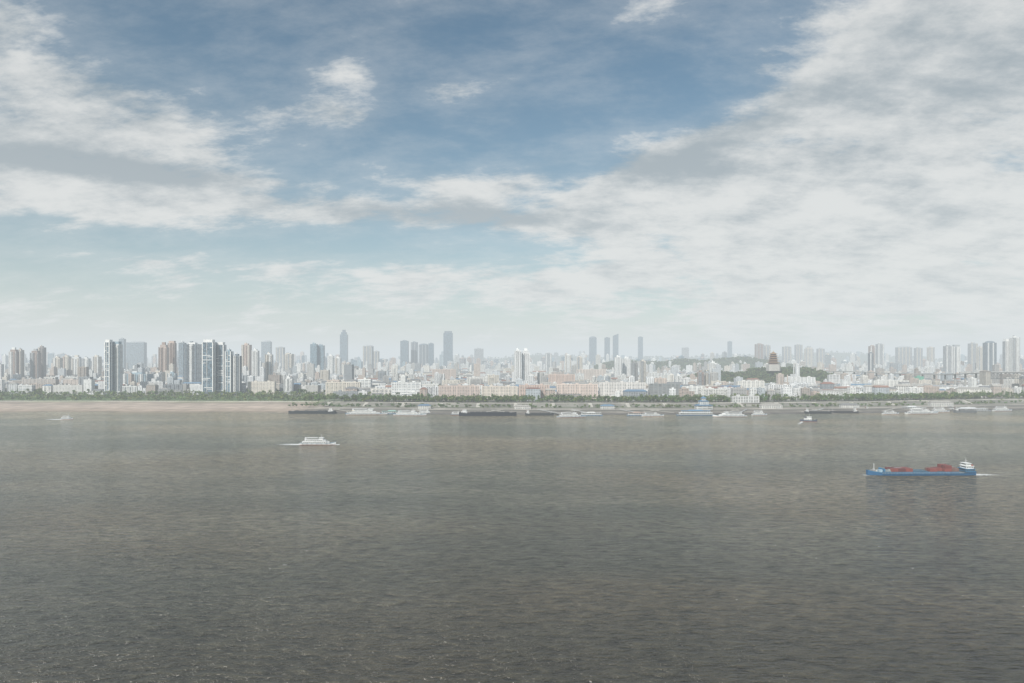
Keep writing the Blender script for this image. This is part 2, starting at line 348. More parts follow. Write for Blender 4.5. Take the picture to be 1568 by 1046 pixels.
W1=(.82,.82,.81); PK=(.56,.44,.38); BG=(.64,.59,.52); GR=(.40,.42,.44); DG=(.17,.21,.25); BR=(.36,.27,.23); BL=(.30,.40,.46)
TW=[
('apartment_tower',19,11,532,2300,'pu',BR,W1,'step'),('apartment_tower',29,7,536,2340,'pu',BG,GR,'flat'),
('apartment_tower',52,12,534,2350,'pu',BR,GR,'step'),('apartment_tower',62,9,532,2400,'pu',(.3,.27,.26),BG,'flat'),
('apartment_tower',86,11,548,2500,'pu',BG,W1,'flat'),('apartment_tower',100,10,546,2650,'pu',BG,PK,'flat'),('apartment_tower',115,13,544,2600,'pu',W1,BG,'step'),
('apartment_tower',130,10,549,2500,'pu',W1,GR,'flat'),('apartment_tower',146,11,546,2700,'pu',BG,W1,'flat'),
('white_glass_tower',164,8,520,1625,'gl',(.3,.34,.38),W1,'box'),('white_glass_tower',176,13,523,1640,'ba',W1,BL,'box'),
('office_tower',207,27,522,4200,'gl',GR,GR,'dome'),('office_tower',186,8,519,4000,'gl',GR,BL,'flat'),
('apartment_tower',249,12,524,2150,'pu',PK,BR,'step'),('apartment_tower',262,10,522,2200,'pu',BR,PK,'box'),
('glass_office_tower',292,22,527,1780,'st',W1,DG,'flat'),('office_tower',278,9,525,2500,'gl',GR,W1,'flat'),
('glass_apartment_tower',318,17,520,1600,'gl',(.16,.2,.24),W1,'box'),('glass_apartment_tower',335,15,524,1618,'gl',DG,W1,'box'),
('glass_apartment_tower',349,9,538,1606,'gl',BL,W1,'flat'),('glass_apartment_tower',361,11,545,1612,'ba',DG,W1,'flat'),
('apartment_tower',376,13,528,2400,'pu',PK,BG,'flat'),('apartment_tower',390,9,537,2000,'pu',W1,W1,'flat'),('apartment_tower',411,10,543,2050,'ba',W1,BG,'flat'),
('office_tower',407,14,521,4800,'gl',GR,GR,'dome'),('office_tower',428,12,532,4600,'pu',GR,BG,'flat'),('office_tower',440,14,542,3200,'pu',BG,GR,'flat'),
('glass_office_tower',480,10,527,3100,'gl',BL,BL,'flat'),('glass_office_tower',490,11,529,3120,'gl',BL,GR,'flat'),
('apartment_tower',506,9,545,2700,'pu',W1,W1,'flat'),('apartment_tower',517,9,548,2800,'ba',W1,BG,'flat'),
('skyscraper',526,11,505,5200,'gl',DG,DG,'step'),('office_tower',563,15,528,4300,'pu',GR,BG,'dome'),('office_tower',576,8,538,4300,'pu',GR,BG,'flat'),
('office_tower',619,12,522,5000,'gl',DG,GR,'flat'),('office_tower',634,10,524,5100,'pu',DG,GR,'flat'),('office_tower',648,14,526,4800,'pu',DG,GR,'dome'),('office_tower',660,8,526,5000,'gl',DG,GR,'flat'),
('skyscraper',686,14,507,5200,'gl',DG,DG,'box'),('office_tower',733,14,534,5600,'pu',GR,GR,'flat'),
('white_apartment_tower',793,10,537,1950,'pu',(.84,.84,.84),(.85,.85,.85),'flat'),('white_apartment_tower',805,12,533,1965,'pu',(.84,.84,.84),(.85,.85,.85),'step'),
('office_tower',840,10,541,3900,'pu',GR,W1,'flat'),('apartment_tower',870,10,544,3300,'pu',W1,BG,'flat'),('apartment_tower',888,8,547,2800,'pu',BG,GR,'flat'),
('skyscraper',908,11,515,6200,'gl',DG,GR,'dome'),('skyscraper',930,8,517,6300,'gl',DG,GR,'flat'),('skyscraper',943,8,511,6200,'gl',DG,GR,'slope'),('skyscraper',981,7,516,6600,'gl',DG,GR,'flat'),
('apartment_tower',947,11,547,2500,'st',W1,W1,'flat'),('apartment_tower',960,13,549,2540,'pu',W1,(.8,.8,.8),'flat'),('apartment_tower',972,9,556,1900,'pu',(.3,.3,.3),GR,'flat'),('apartment_tower',985,8,553,2100,'pu',BG,GR,'flat'),
('office_tower',1050,10,531,6500,'pu',GR,GR,'dome'),('skyscraper',1118,6,523,7000,'gl',DG,GR,'flat'),('apartment_tower',1093,10,556,2050,'pu',W1,W1,'flat'),
('office_tower',1164,12,527,4600,'pu',BR,GR,'flat'),('office_tower',1176,8,529,4700,'pu',GR,BG,'flat'),
('office_tower',1206,12,531,5000,'pu',GR,BG,'flat'),('office_tower',1224,10,528,5200,'pu',GR,BG,'flat'),('office_tower',1240,12,530,5000,'pu',BG,GR,'step'),('office_tower',1258,10,534,5000,'pu',GR,BG,'flat'),
('apartment_tower',1337,9,530,3800,'pu',BR,W1,'flat'),('apartment_tower',1349,10,527,3750,'pu',GR,W1,'flat'),('apartment_tower',1335,6,541,2600,'pu',(.2,.22,.25),W1,'flat'),
('office_tower',1386,22,530,4400,'pu',GR,BG,'dome'),('office_tower',1408,10,533,4300,'pu',GR,BG,'flat'),('office_tower',1427,9,532,4400,'pu',BG,GR,'flat'),
('apartment_tower',1454,11,530,2700,'pu',GR,W1,'flat'),('apartment_tower',1466,10,528,2720,'pu',W1,GR,'box'),
('apartment_tower',1492,11,526,3600,'pu',GR,BG,'flat'),('apartment_tower',1503,9,532,3500,'pu',BG,GR,'flat'),('apartment_tower',1519,15,522,2900,'ba',DG,W1,'dome'),
('apartment_tower',1545,10,519,2250,'pu',GR,W1,'box'),('apartment_tower',1556,11,517,2230,'ba',W1,GR,'flat'),
('apartment_block',441,12,580,1640,'pu',(.7,.7,.7),W1,'flat'),('apartment_block',1074,8,570,1700,'pu',BR,GR,'flat'),('apartment_block',1084,9,571,1710,'pu',GR,BG,'flat'),
('apartment_block',1040,9,576,1850,'pu',W1,W1,'flat'),('apartment_block',206,38,573,1900,'st',BL,W1,'flat'),('apartment_block',240,16,570,1980,'pu',BG,GR,'flat'),('apartment_block',262,12,572,1950,'pu',BL,W1,'flat'),
]
for T in TW: tower(*T)

def slab(name,px,wpx,ytop,D,style,col,roof='flat',rc=(.35,.35,.34),d=14):
    w=wpx*D/F; H=wz(ytop,D)-GZ; x=wx(px,D); occ.append((x,D+d/2,w,d)); mb=MB()
    mat={'pu':PU,'st':ST,'ba':BA,'pl':PL}[style]
    mb.box(0,0,0,w,d,H,col,mat,rc)
    n=max(3,int(w/9))
    for i in range(n+1): mb.box(-w/2+i*w/n,-d/2-.3,0,1.1,.6,H+.6,tuple(min(.84,c*1.12) for c in col))
    for k in range(1,int(H/6.2)+1): mb.box(0,-d/2-.2,k*6.2-.4,w-.2,.37,.6,tuple(min(.84,c*1.08) for c in col))
    if roof=='hip': mb.hip(0,0,H+.02,w,d,3.5,rc,.8)
    else:
        mb.box(0,-d/2+.2,H+.01,w,.3,1.1,col)
        for i in range(max(1,int(w/25))): mb.box(-w/2+(i+.5)*w/max(1,int(w/25)),1,H+.01,6,5,3.2,col,PL,rc)
    mb.obj(name,(x,D+d/2,GZ))
S=[('hotel_building',622,44,586,1440,'st',(.83,.83,.82)),('hotel_building',525,52,586,1560,'ba',(.66,.61,.54)),('school_building',565,30,588,1620,'pu',(.74,.73,.70)),
('riverside_apartment_row',703,62,591,1420,'pu',(.60,.50,.45)),('riverside_apartment_row',765,54,592,1425,'pu',(.70,.63,.56)),('riverside_apartment_row',818,46,590,1425,'ba',(.62,.49,.43)),
('riverside_apartment_row',884,62,589,1422,'pu',(.70,.59,.53)),('riverside_apartment_row',953,70,586,1430,'pu',(.74,.71,.68)),('office_building',1018,46,588,1450,'st',(.30,.31,.31)),
('riverside_apartment_row',1060,30,592,1440,'pu',(.76,.76,.74)),('office_building',1010,36,572,2000,'st',(.78,.78,.76)),('apartment_slab',860,40,574,1900,'pu',(.62,.49,.43)),
('apartment_slab',905,44,566,2300,'pu',(.64,.57,.52)),('apartment_slab',735,40,578,1900,'ba',(.74,.72,.69)),('apartment_slab',680,36,566,2400,'pu',(.58,.49,.44)),
('warehouse',1318,60,590,1700,'pl',(.66,.68,.68),'hip',(.18,.29,.40),30),('warehouse',1440,44,592,1640,'pl',(.70,.70,.68),'hip',(.36,.37,.38),26),
('green_roofed_hall',1409,10,577,1760,'pl',(.18,.42,.32),'flat',(.2,.4,.33)),('office_building',1225,46,578,1800,'pu',(.76,.76,.75)),('office_building',1290,40,574,1950,'st',(.74,.74,.74)),
('office_building',1365,52,583,1650,'pu',(.74,.73,.70)),('apartment_slab',1150,40,584,1600,'pu',(.76,.74,.70)),('apartment_slab',1195,36,590,1520,'ba',(.76,.76,.76)),
('terrace_hall',1142,40,607,1335,'ba',(.62,.62,.61)),
('apartment_slab',60,50,581,1720,'pu',(.5,.46,.43)),('apartment_slab',118,42,582,1740,'pu',(.62,.54,.49)),('apartment_slab',400,40,585,1640,'pu',(.72,.67,.60)),('apartment_slab',232,34,585,1700,'ba',(.64,.64,.64))]
for q in S: slab(*q)

far_city=MB(); off=0; ctrees=[]; cnt=0
step=34
while True:
    D0=1440+off
    if D0>4600: break
    x=-.80*(D0+150)
    while x<.80*(D0+150):
        w=random.choice([14,18,22,28,36,48,60])*random.uniform(.85,1.15); gap=random.uniform(2,9)
        xc=x+w/2; y=citystart(xc)+off+random.uniform(-6,6)+14; d=random.uniform(10,15)
        x+=w+gap
        hill=(1075<xc/y*F+CX<1310 and 2060<y<2750)
        r=random.random()
        if hill: continue
        if r<.15:
            for k in range(5): ctrees.append((xc+random.uniform(-w/2,w/2),y+random.uniform(-6,6),13,random.uniform(10,19),random.uniform(4.5,7.5)))
            continue
        h=random.choice([9,12,15,18,18,21,21,24])+random.uniform(-1,2)
        if r>.88: h=random.uniform(28,46); w=min(w,30)
        if r>.965 and y>1800: h=random.uniform(45,70); w=min(w,24)
        if y>3000 and r>.80: h=random.uniform(35,70); w=min(w,30)
        if y<1560: h=min(h,24)
        if not free(xc,y,w,d): continue
        rot=random.uniform(-.35,.35) if random.random()<.4 else 0
        if y<2000:
            mb=MB(); lowrise(mb,w,d,h); mb.obj('shop_house' if h<14 else 'residential_block' if h<28 else 'apartment_block',(xc,y,GZ),rot); cnt+=1
        else:
            far_city.at(xc,y,GZ,rot); lowrise(far_city,w,d,h,detail=False)
        if random.random()<.5: ctrees.append((xc+random.uniform(-w/2,w/2),y-d/2-6,13,random.uniform(8,15),random.uniform(3.5,6)))
    off+=step; step*=1.035
far_city.obj('city_districts')
tree_mass('city_trees',ctrees,nleaf=36,leaf=1.6,cols=((.035,.065,.02),(.11,.165,.055)))
print('individual buildings',cnt,'trees',len(ctrees))
sk=MB()
for i in range(760):
    D=random.uniform(4300,9000)
    x=wx(random.uniform(-120,1700),D); w=random.uniform(18,42); px=x/D*F+CX
    dens=.55+.45*math.sin(px*.021+1)*math.sin(px*.0071)
    if random.random()>dens+.3: continue
    h=random.uniform(45,122)*(1+.28*math.sin(px*.03)) * (D/6500)**.5
    c=random.choice([GR,BG,DG,PK,W1,BL]); sk.at(x,D,GZ,random.uniform(-.4,.4))
    sk.box(0,0,0,w,22,h,c,random.choice([PU,GL,ST])); sk.box(0,0,h+.01,w*.4,10,random.uniform(3,9),c)
    if random.random()<.4: sk.box(w*.2,-3,0,w*.5,30,h*.85,c,PU)
sk.obj('distant_skyline')

# ---------------------------------------------------------------- hills
def hill(name,x0,x1,y0,y1,hmax,seedv,ntree,tcol,gcol=(.06,.09,.035),th=(8,14)):
    nx,ny=60,16; r=random.Random(seedv); ph=[r.uniform(0,6) for _ in range(6)]
    def H(u,v):
        e=max(math.sin(math.pi*min(max(u,0),1)),0)**.6*max(math.sin(math.pi*min(max(v,0),1)),0)
        return hmax*e*(.72+.16*math.sin(u*9+ph[0])+.08*math.sin(u*23+ph[1])+.05*math.sin(u*41+v*9+ph[2]))
    mb=MB()
    P=lambda i,j:(x0+(x1-x0)*i/nx,y0+(y1-y0)*j/ny,GZ-.5+H(i/nx,j/ny))
    for i in range(nx):
        for j in range(ny): mb.face([P(i,j),P(i+1,j),P(i+1,j+1),P(i,j+1)],gcol)
    mb.obj(name,mats=[M_GROUND]); tr=[]
    for k in range(ntree):
        u,v=r.random(),r.uniform(.03,.65); tr.append((x0+(x1-x0)*u,y0+(y1-y0)*v,GZ-1+H(u,v),r.uniform(*th),r.uniform(*th)*.5))
    tree_mass(name+'_woods',tr,nleaf=34,leaf=(th[0]+th[1])*.09,cols=tcol)
    return H
TC=((.05,.08,.033),(.13,.175,.075))
hill('snake_hill',wx(1050,2300),wx(1310,2300),2080,2640,60,3,1500,TC)
hill('wooded_hill',wx(900,4300),wx(1250,4300),3900,5000,104,21,1800,TC,th=(11,18))
hill('distant_ridge',wx(960,9000),wx(1560,9000),9200,11500,190,8,500,TC,th=(25,40))
hill('distant_ridge',wx(640,9500),wx(1010,9500),9400,11500,150,11,300,TC,th=(25,40))

# pagoda
mb=MB(); RC=(.30,.20,.12); BC=(.27,.15,.11)
def octo(r,s=.72): return [(-r*s,-r),(r*s,-r),(r,-r*s),(r,r*s),(r*s,r),(-r*s,r),(-r,r*s),(-r,-r*s)]
mb.prism(octo(22),-20,5,(.5,.48,.45)); z=5
for r_,h_ in ((15.5,8),(14,7.5),(12.5,7),(11,6.5),(9.5,6)):
    mb.prism(octo(r_-2),z,z+h_,BC,PU); 
    for q in octo(r_-.6): mb.box(q[0],q[1],z,.8,.8,h_,(.30,.13,.09))
    mb.prism(octo(r_+4.5),z+h_-.6,z+h_-.1,RC,bottom=True); mb.prism(octo(r_+4.5),z+h_-.09,z+h_+2.6,RC,pts2=octo(r_-3)); 
    z+=h_+1.4
mb.prism(octo(9),z,z+7,RC,pts2=octo(1.0)); mb.prism(octo(1),z+7,z+11,(.5,.4,.12),pts2=octo(.3))
mb.obj('pagoda_tower',(wx(1184,2240),2240,wz(560,2240)),scale=.85)
mb=MB(); mb.prism(octo(7),-20,3,(.6,.58,.54)); mb.prism(octo(5),3,14,BC,PU); mb.prism(octo(8),14,18,RC,pts2=octo(3)); mb.prism(octo(3.4),18,22,BC); mb.prism(octo(5),22,27,RC,pts2=octo(.4))
mb.obj('hill_pavilion',(wx(1101,2330),2330,GZ+38),scale=.9)

# ---------------------------------------------------------------- bridge at the right
mb=MB(); D=1620; x0=wx(1512,D); dz=wz(580,D); tz=wz(571,D); steel=(.24,.25,.25)
panel=9.5
for i in range(46):
    xa=x0+i*panel; xb=xa+panel
    for yy in (-8,8):
        mb.beam((xa,yy,tz),(xb,yy,tz),.7,.9,steel); mb.beam((xa,yy,dz),(xb,yy,dz),.7,1.0,steel); mb.beam((xa,yy,dz),(xa,yy,tz),.4,.5,steel)
        mb.beam((xa,yy,dz if i%2 else tz),(xb,yy,tz if i%2 else dz),.4,.6,steel)
    mb.box(xa+panel/2,0,tz+.8,panel,20,1.0,(.35,.35,.34))
    for yy in (-10,10): mb.box(xa+panel/2,yy,tz+1.81,panel,.25,1.2,(.5,.5,.5))
    if i%4==0:
        mb.box(xa,-10,tz+1.8,.3,.3,8,(.4,.4,.4))
    if i%9==0:
        mb.box(xa,0,GZ-14,7,20,dz-GZ+13,(.46,.44,.40)); 
mb.box(x0-6,0,GZ,12,22,tz+3-GZ,(.46,.43,.38),PU); mb.hip(-6+x0,0,tz+3.01,12,22,4,(.30,.27,.24),1)
mb.obj('truss_bridge',(0,D,0))
mb=MB()
pts=[(wx(1503,1640),1640,tz-1),(wx(1440,1800),1800,wz(574,1800)),(wx(1370,2000),2000,wz(572,2000)),(wx(1300,2250),2250,wz(569,2250)),(wx(1240,2500),2500,50)]
for p,q in zip(pts[:-1],pts[1:]):
    mb.beam(p,q,16,1.6,(.30,.30,.29)); n=4
    for k in range(n):
        u=(k+.5)/n; P=[p[i]*(1-u)+q[i]*u for i in range(3)]; mb.box(P[0],P[1],GZ,2.2,5,P[2]-GZ-1.0,(.46,.45,.42))
    mb.beam((p[0],p[1]-8,p[2]+1.3),(q[0],q[1]-8,q[2]+1.3),.3,1.0,(.5,.5,.48))
mb.obj('approach_viaduct')

# ---------------------------------------------------------------- boats
def hull(mb,L,B,fb,bowup,sternup,col,deck,stripe=None,zb=-1.0,blunt=.0,boot=(.22,.05,.04)):
    st=[]; n=22
    for i in range(n+1):
        t=-1+2*i/n
        if t>.45: k=(t-.45)/.55; w=(1-k**2.0)*(1-blunt)+blunt
        elif t<-.7: k=(-.7-t)/.3; w=1-.22*k*k
        else: w=1
        z=fb+bowup*max(0,(t-.55)/.45)**1.6+sternup*max(0,(-t-.72)/.28)**.7
        st.append((t*L/2,max(w*B/2,.08),max(w*B/2*.86,.06),z))
    for a,b_ in zip(st[:-1],st[1:]):
        for s in (-1,1):
            def pt(q,f,z): return (q[0],s*(q[2]*(1-f)+q[1]*f),z)
            lv=[(0,zb),(.35,.35),(.8,None),(1,'t')]
            for (f0,z0),(f1,z1),c in zip(lv[:-1],lv[1:],(boot,col,stripe or col)):
                def Z(q,z): return q[3] if z=='t' else (q[3]-.5 if z is None else z)
                F4=[pt(a,f0,Z(a,z0)),pt(b_,f0,Z(b_,z0)),pt(b_,f1,Z(b_,z1)),pt(a,f1,Z(a,z1))]
                mb.face(F4 if s<0 else F4[::-1],c)
        mb.face([(a[0],-a[1],a[3]-.45),(b_[0],-b_[1],b_[3]-.45),(b_[0],b_[1],b_[3]-.45),(a[0],a[1],a[3]-.45)],deck)
    a=st[0]; mb.face([(a[0],-a[2],zb),(a[0],-a[1],a[3]),(a[0],a[1],a[3]),(a[0],a[2],zb)],col)
    a=st[-1]; mb.face([(a[0],-a[2],zb),(a[0],a[2],zb),(a[0],a[1],a[3]),(a[0],-a[1],a[3])],col)
WH=(.82,.82,.81); DK=(.05,.065,.075)
def cabin(mb,cx,z,l,b_,h,col=WH,win=True,roof=None,wn=None):
    mb.box(cx,0,z,l,b_,h,col)
    if win:
        n=wn or max(2,int(l/2.2)); s=l*.94/n
        for i in range(n):
            for sy in (-1,1): mb.box(cx-l*.47+(i+.5)*s,sy*(b_/2+.01),z+h*.42,s*.66,.06,h*.32,DK)
        for sx in (-1,1): mb.box(cx+sx*(l/2+.01),0,z+h*.42,.06,b_*.85,h*.32,DK)
    mb.box(cx,0,z+h+.004,l+1.2,b_+.9,.22,roof or col,bottom=True)
def rail(mb,x0,x1,y,z,h=1.1,c=(.7,.7,.7)):
    n=max(2,int((x1-x0)/2.5))
    mb.beam((x0,y,z+h),(x1,y,z+h),.08,.08,c); mb.beam((x0,y,z+h*.5),(x1,y,z+h*.5),.06,.06,c)
    for i in range(n+1): mb.box(x0+(x1-x0)*i/n,y,z,.08,.08,h,c)
def passenger_boat(name,px,D,L,tiers=2,B=None,rot=0,hullc=WH,roofc=None,stripe=(.22,.30,.38)):
    mb=MB(); B=B or L*.2; hull(mb,L,B,1.8,1.5,.2,hullc,(.5,.5,.48),stripe)
    z=1.36; l=L*.66; cx=-L*.08
    for k in range(tiers):
        cabin(mb,cx,z,l,B*.8-.5*k,2.1,roof=roofc if k==tiers-1 else None)
        mb.prism([(cx+l/2+.05,-B*.36+.3*k),(cx+l/2+L*.07,-B*.16),(cx+l/2+L*.07,B*.16),(cx+l/2+.05,B*.36-.3*k)],z,z+2.0,WH)
        for s in (-1,1): rail(mb,cx-l/2,cx+l/2,s*(B*.40+.2-.25*k),z+2.34,1.0)
        z+=2.35; l*=.74; cx-=L*.015
    cabin(mb,L*.10,z,L*.11,B*.46,2.0,wn=4)
    for i in range(5): mb.box(-L*.30+i*L*.07,-B*.26,z,.12,.12,1.9,(.7,.7,.7)); mb.box(-L*.30+i*L*.07,B*.26,z,.12,.12,1.9,(.7,.7,.7))
    mb.box(-L*.16,0,z+1.9,L*.32,B*.62,.15,roofc or (.75,.75,.74),bottom=True)
    mb.box(-L*.34,0,z,L*.04,B*.22,2.4,(.6,.6,.62)); mb.box(L*.10,0,z+2.2,.22,.22,3.6,(.6,.6,.6)); mb.beam((L*.10,-1.2,z+4.6),(L*.10,1.2,z+4.6),.12,.12,(.6,.6,.6))
    for sy in (-1,1):
        for i in range(6): mb.box(-L*.4+i*L*.13,sy*(B/2+.12),.9,.6,.25,.8,(.06,.06,.06))
    return mb.obj(name,(wx(px,D),D,0),rot)
def barge(name,px,D,L,B=13,rot=0,col=(.05,.07,.09),load=(.12,.11,.10),house=True,h=3.4):
    mb=MB(); hull(mb,L,B,h,1.2,.8,col,(.09,.085,.08),blunt=.45,boot=tuple(c*.8 for c in col))
    mb.box(L*.04,0,h-.5,L*.68,B*.74,1.5,tuple(c*1.3 for c in col)); r=random.Random(px)
    for i in range(7):
        x=-L*.27+i*L*.1; hh=r.uniform(.4,1.4); a=L*.05; c=B*.33
        mb.prism([(x-a,-c),(x+a,-c),(x+a,c),(x-a,c)],h+1.01,h+1.05+hh,load,pts2=[(x-a*.6,-c*.3),(x+a*.6,-c*.3),(x+a*.6,c*.3),(x-a*.6,c*.3)])
    if house:
        cabin(mb,-L*.41,h-.3,L*.1,B*.6,2.6,wn=3); cabin(mb,-L*.41,h+2.55,L*.07,B*.45,2.3,wn=3); mb.box(-L*.41,0,h+5,.2,.2,4,(.5,.5,.5)); mb.box(-L*.45,2,h+2.55,1.4,1.4,3,(.2,.12,.1))
    mb.box(L*.42,0,h+.6,.25,.25,4,(.5,.5,.5)); mb.box(L*.4,0,h+.3,2.4,2,1.2,(.25,.25,.25))
    return mb.obj(name,(wx(px,D),D,0),rot)
def pontoon(name,px,D,L,B=12,floors=1,roofc=(.7,.7,.69),hullc=(.12,.2,.3),rot=0,wall=WH):
    mb=MB(); mb.box(0,0,-1,L,B,2.6,hullc,0,(.35,.34,.32)); z=1.61
    for k in range(floors):
        l=L*(.86-.12*k); n=int(l/4)
        mb.box(0,.6,z,l,B*.6,3.0,wall,PU); mb.box(0,0,z+3.0,l+1.4,B*.92-k,.3,roofc if k==floors-1 else WH,bottom=True)
        for i in range(n+1): mb.box(-l/2+i*l/n,-B*.42+k*.4,z,.25,.25,3.0,WH)
        rail(mb,-l/2,l/2,-B*.45+k*.4,z,1.0); z+=3.31
    mb.hip(0,0,z,L*.4,B*.5,1.8,roofc,.5); mb.box(L*.4,0,1.6,.2,.2,7,(.6,.6,.6))
    for i in range(int(L/6)): mb.box(-L/2+3+i*6,-B/2-.15,0,.9,.3,1.2,(.03,.03,.03))
    return mb.obj(name,(wx(px,D),D,0),rot)

# blue cargo ship (bow to the left)
mb=MB(); L=92;B=14; BLU=(.022,.12,.26)
hull(mb,L,B,2.3,2.0,1.5,BLU,(.12,.16,.19),(.045,.20,.37),blunt=.25,boot=(.03,.05,.08))
mb.box(2,0,1.8,66,B*.78,1.6,(.035,.13,.24),0,(.08,.10,.11))
for s in (-1,1):
    rail(mb,-34,36,s*(B/2-.4),1.9,1.0,(.5,.55,.6))
    for i in range(16): mb.box(-30+i*4.2,s*(B*.39+.2),1.9,.3,.4,1.5,(.05,.2,.34))
CR=[(.20,.055,.05),(.25,.07,.06),(.15,.045,.045),(.06,.08,.15),(.20,.12,.10),(.3,.3,.3)]
r=random.Random(4)
def cont(x0,n,rowsn,lv):
    for i in range(n):
        for j in range(rowsn):
            if r.random()<.12: continue
            for k in range(lv[i%len(lv)]):
                c=r.choice(CR[:3]) if r.random()<.7 else r.choice(CR)
                cx=x0+i*6.3; cy=(j-(rowsn-1)/2)*2.55; cz=3.42+k*2.62
                mb.box(cx,cy,cz,6.06,2.44,2.59,c)
                for q in range(6): mb.box(cx-2.6+q*1.04,cy-1.25,cz+.15,.35,.06,2.3,tuple(v*.7 for v in c))
cont(12,3,4,[1,1,1]); cont(-28,4,4,[1,2,1,1])
for i in range(3): mb.box(-2+i*4.4,0,3.42,3.8,B*.7,.5,(.05,.13,.2),0,(.07,.14,.2))
mb.box(30,0,3.42,5,B*.66,.8,(.25,.3,.32)); mb.box(27,2,3.42,3,3,1.8,(.4,.42,.4))
mb.box(41,0,3.4,2.5,5,1.2,(.3,.3,.3)); mb.box(40,0,3.4,.3,.3,6.5,(.7,.7,.7)); mb.box(36,2.4,2.4,3,3,2.6,(.35,.5,.6)); mb.box(36,-2.5,2.4,2.2,1.6,1.6,(.6,.6,.58)); mb.box(38.5,-3,2.6,1.4,1.4,2.2,(.7,.7,.7))
mb.box(33,0,3.42,1,9,2.4,(.05,.2,.36))
cabin(mb,-41,3.2,8,B*.72,2.2,(.05,.17,.3),wn=4); cabin(mb,-41.3,5.65,6.4,B*.58,2.1,WH,wn=4); cabin(mb,-40.5,8.0,4.2,B*.5,2.1,WH,wn=4)
mb.box(-44,2.5,5.65,1.4,1.4,3.4,(.35,.12,.09)); mb.box(-40.5,0,10.3,.22,.22,3.5,(.7,.7,.7)); mb.beam((-40.5,-1.6,12.2),(-40.5,1.6,12.2),.15,.15,(.7,.7,.7))
D=590; mb.obj('cargo_ship',(wx(1408,D),D,0),math.pi+.02)
wake('cargo_ship_wake',wx(1484,D),D,1,46,9,20,.85); wake('cargo_ship_wake',wx(1328,D)-5,D-2,1,60,17,20,.55)

passenger_boat('passenger_ferry',487,796,42,2,B=9); wake('ferry_wake',wx(464,796),796,-1,50,10,24,.95); wake('ferry_wake',wx(514,796)+5,795,-1,40,7,16,.8)
passenger_boat('speedboat',103,1120,19,1,B=5,rot=0); wake('speedboat_wake',wx(98,1120),1120,-1,46,9,20,1.1)
mb=MB(); hull(mb,25,8,2.4,1.6,.2,(.06,.08,.12),(.3,.3,.3)); cabin(mb,-1,2,11,5.6,2.6,wn=4); cabin(mb,1,4.85,6,4.6,2.4,wn=3); mb.box(-5,0,4.85,1.6,1.8,3.2,(.1,.1,.12)); mb.box(1,0,7.5,.25,.25,5,(.6,.6,.6)); mb.box(9.5,0,2.6,1.6,2,1,(.2,.2,.2))
mb.obj('tugboat',(wx(1238,1085),1085,0),-.5); wake('tugboat_wake',wx(1238,1085)-12,1080,-.9,60,8,30,.8,diry=-1.6)

barge('moored_barge',478,1235,84,rot=math.pi,col=(.022,.03,.038),load=(.05,.05,.05),h=4.0); barge('moored_barge',747,1190,100,14,col=(.012,.017,.028),rot=0,h=5.2,load=(.035,.035,.035))
passenger_boat('river_cruise_boat',562,1218,72,3,B=13,rot=.06); passenger_boat('river_cruise_boat',628,1200,58,2,B=12,rot=-.08); passenger_boat('passenger_ferry',652,1225,30,2,B=8)
passenger_boat('passenger_ferry',875,1160,50,2,B=11,rot=.12,hullc=(.5,.52,.54)); passenger_boat('passenger_ferry',1000,1182,38,1,B=9); barge('moored_barge',826,1198,50,10,col=(.03,.035,.04))
passenger_boat('river_cruise_boat',1117,1175,58,2,B=11,roofc=(.6,.62,.63),rot=math.pi); passenger_boat('passenger_ferry',1163,1200,27,2,B=8)
pontoon('ferry_pontoon',1065,1200,66,13,2,(.12,.24,.38),(.06,.14,.24)); pontoon('ferry_pontoon',905,1195,40,10,1,(.6,.6,.58)); pontoon('ferry_pontoon',975,1196,34,10,1,(.4,.3,.25))
barge('moored_barge',1252,1235,48,10,col=(.025,.03,.035)); barge('moored_barge',1292,1244,50,10,col=(.035,.035,.04),rot=math.pi); barge('moored_barge',1342,1285,44,10,col=(.10,.10,.10),load=(.2,.18,.15))
passenger_boat('passenger_ferry',1364,1225,30,1,B=8); passenger_boat('river_cruise_boat',1412,1235,62,2,B=12,rot=.1); passenger_boat('passenger_ferry',1440,1272,34,2,B=9)
pontoon('ferry_pontoon',1396,1295,44,11,2,(.65,.66,.66),(.3,.3,.3)); pontoon('ferry_pontoon',1482,1300,80,12,1,(.72,.73,.74),(.2,.22,.25)); barge('moored_barge',1478,1260,40,9,col=(.14,.15,.16)); passenger_boat('passenger_ferry',1535,1300,36,2,B=9)
pontoon('ferry_pontoon',545,1235,36,9,1,(.65,.6,.5)); pontoon('ferry_pontoon',600,1232,40,9,1,(.3,.45,.4)); passenger_boat('work_boat',700,1205,22,1,B=6,hullc=(.2,.2,.2)); 
for px,D,dx in ((545,1241,20),(610,1238,26),(860,1200,-40),(905,1201,-30),(985,1200,-34),(1065,1207,40),(1130,1205,30),(1240,1242,36),(1330,1285,-30),(1396,1301,28),(1482,1307,-36)):
    mb=MB(); x=wx(px,D); y2=shore(x)+30
    mb.beam((x,D,2.4),(x+dx,y2,6.8),3.2,.5,(.45,.45,.44))
    for s in (-1.5,1.5): 
        mb.beam((x,D+s,3.6),(x+dx,y2+s,8.0),.15,.15,(.5,.5,.5))
    for k in range(8):
        u=k/7; mb.box(x+dx*u,D+(y2-D)*u,2.6+4.4*u,.15,3.0,1.2,(.5,.5,.5))
    mb.obj('gangway')
mb=MB(); TB=(.10,.21,.34)
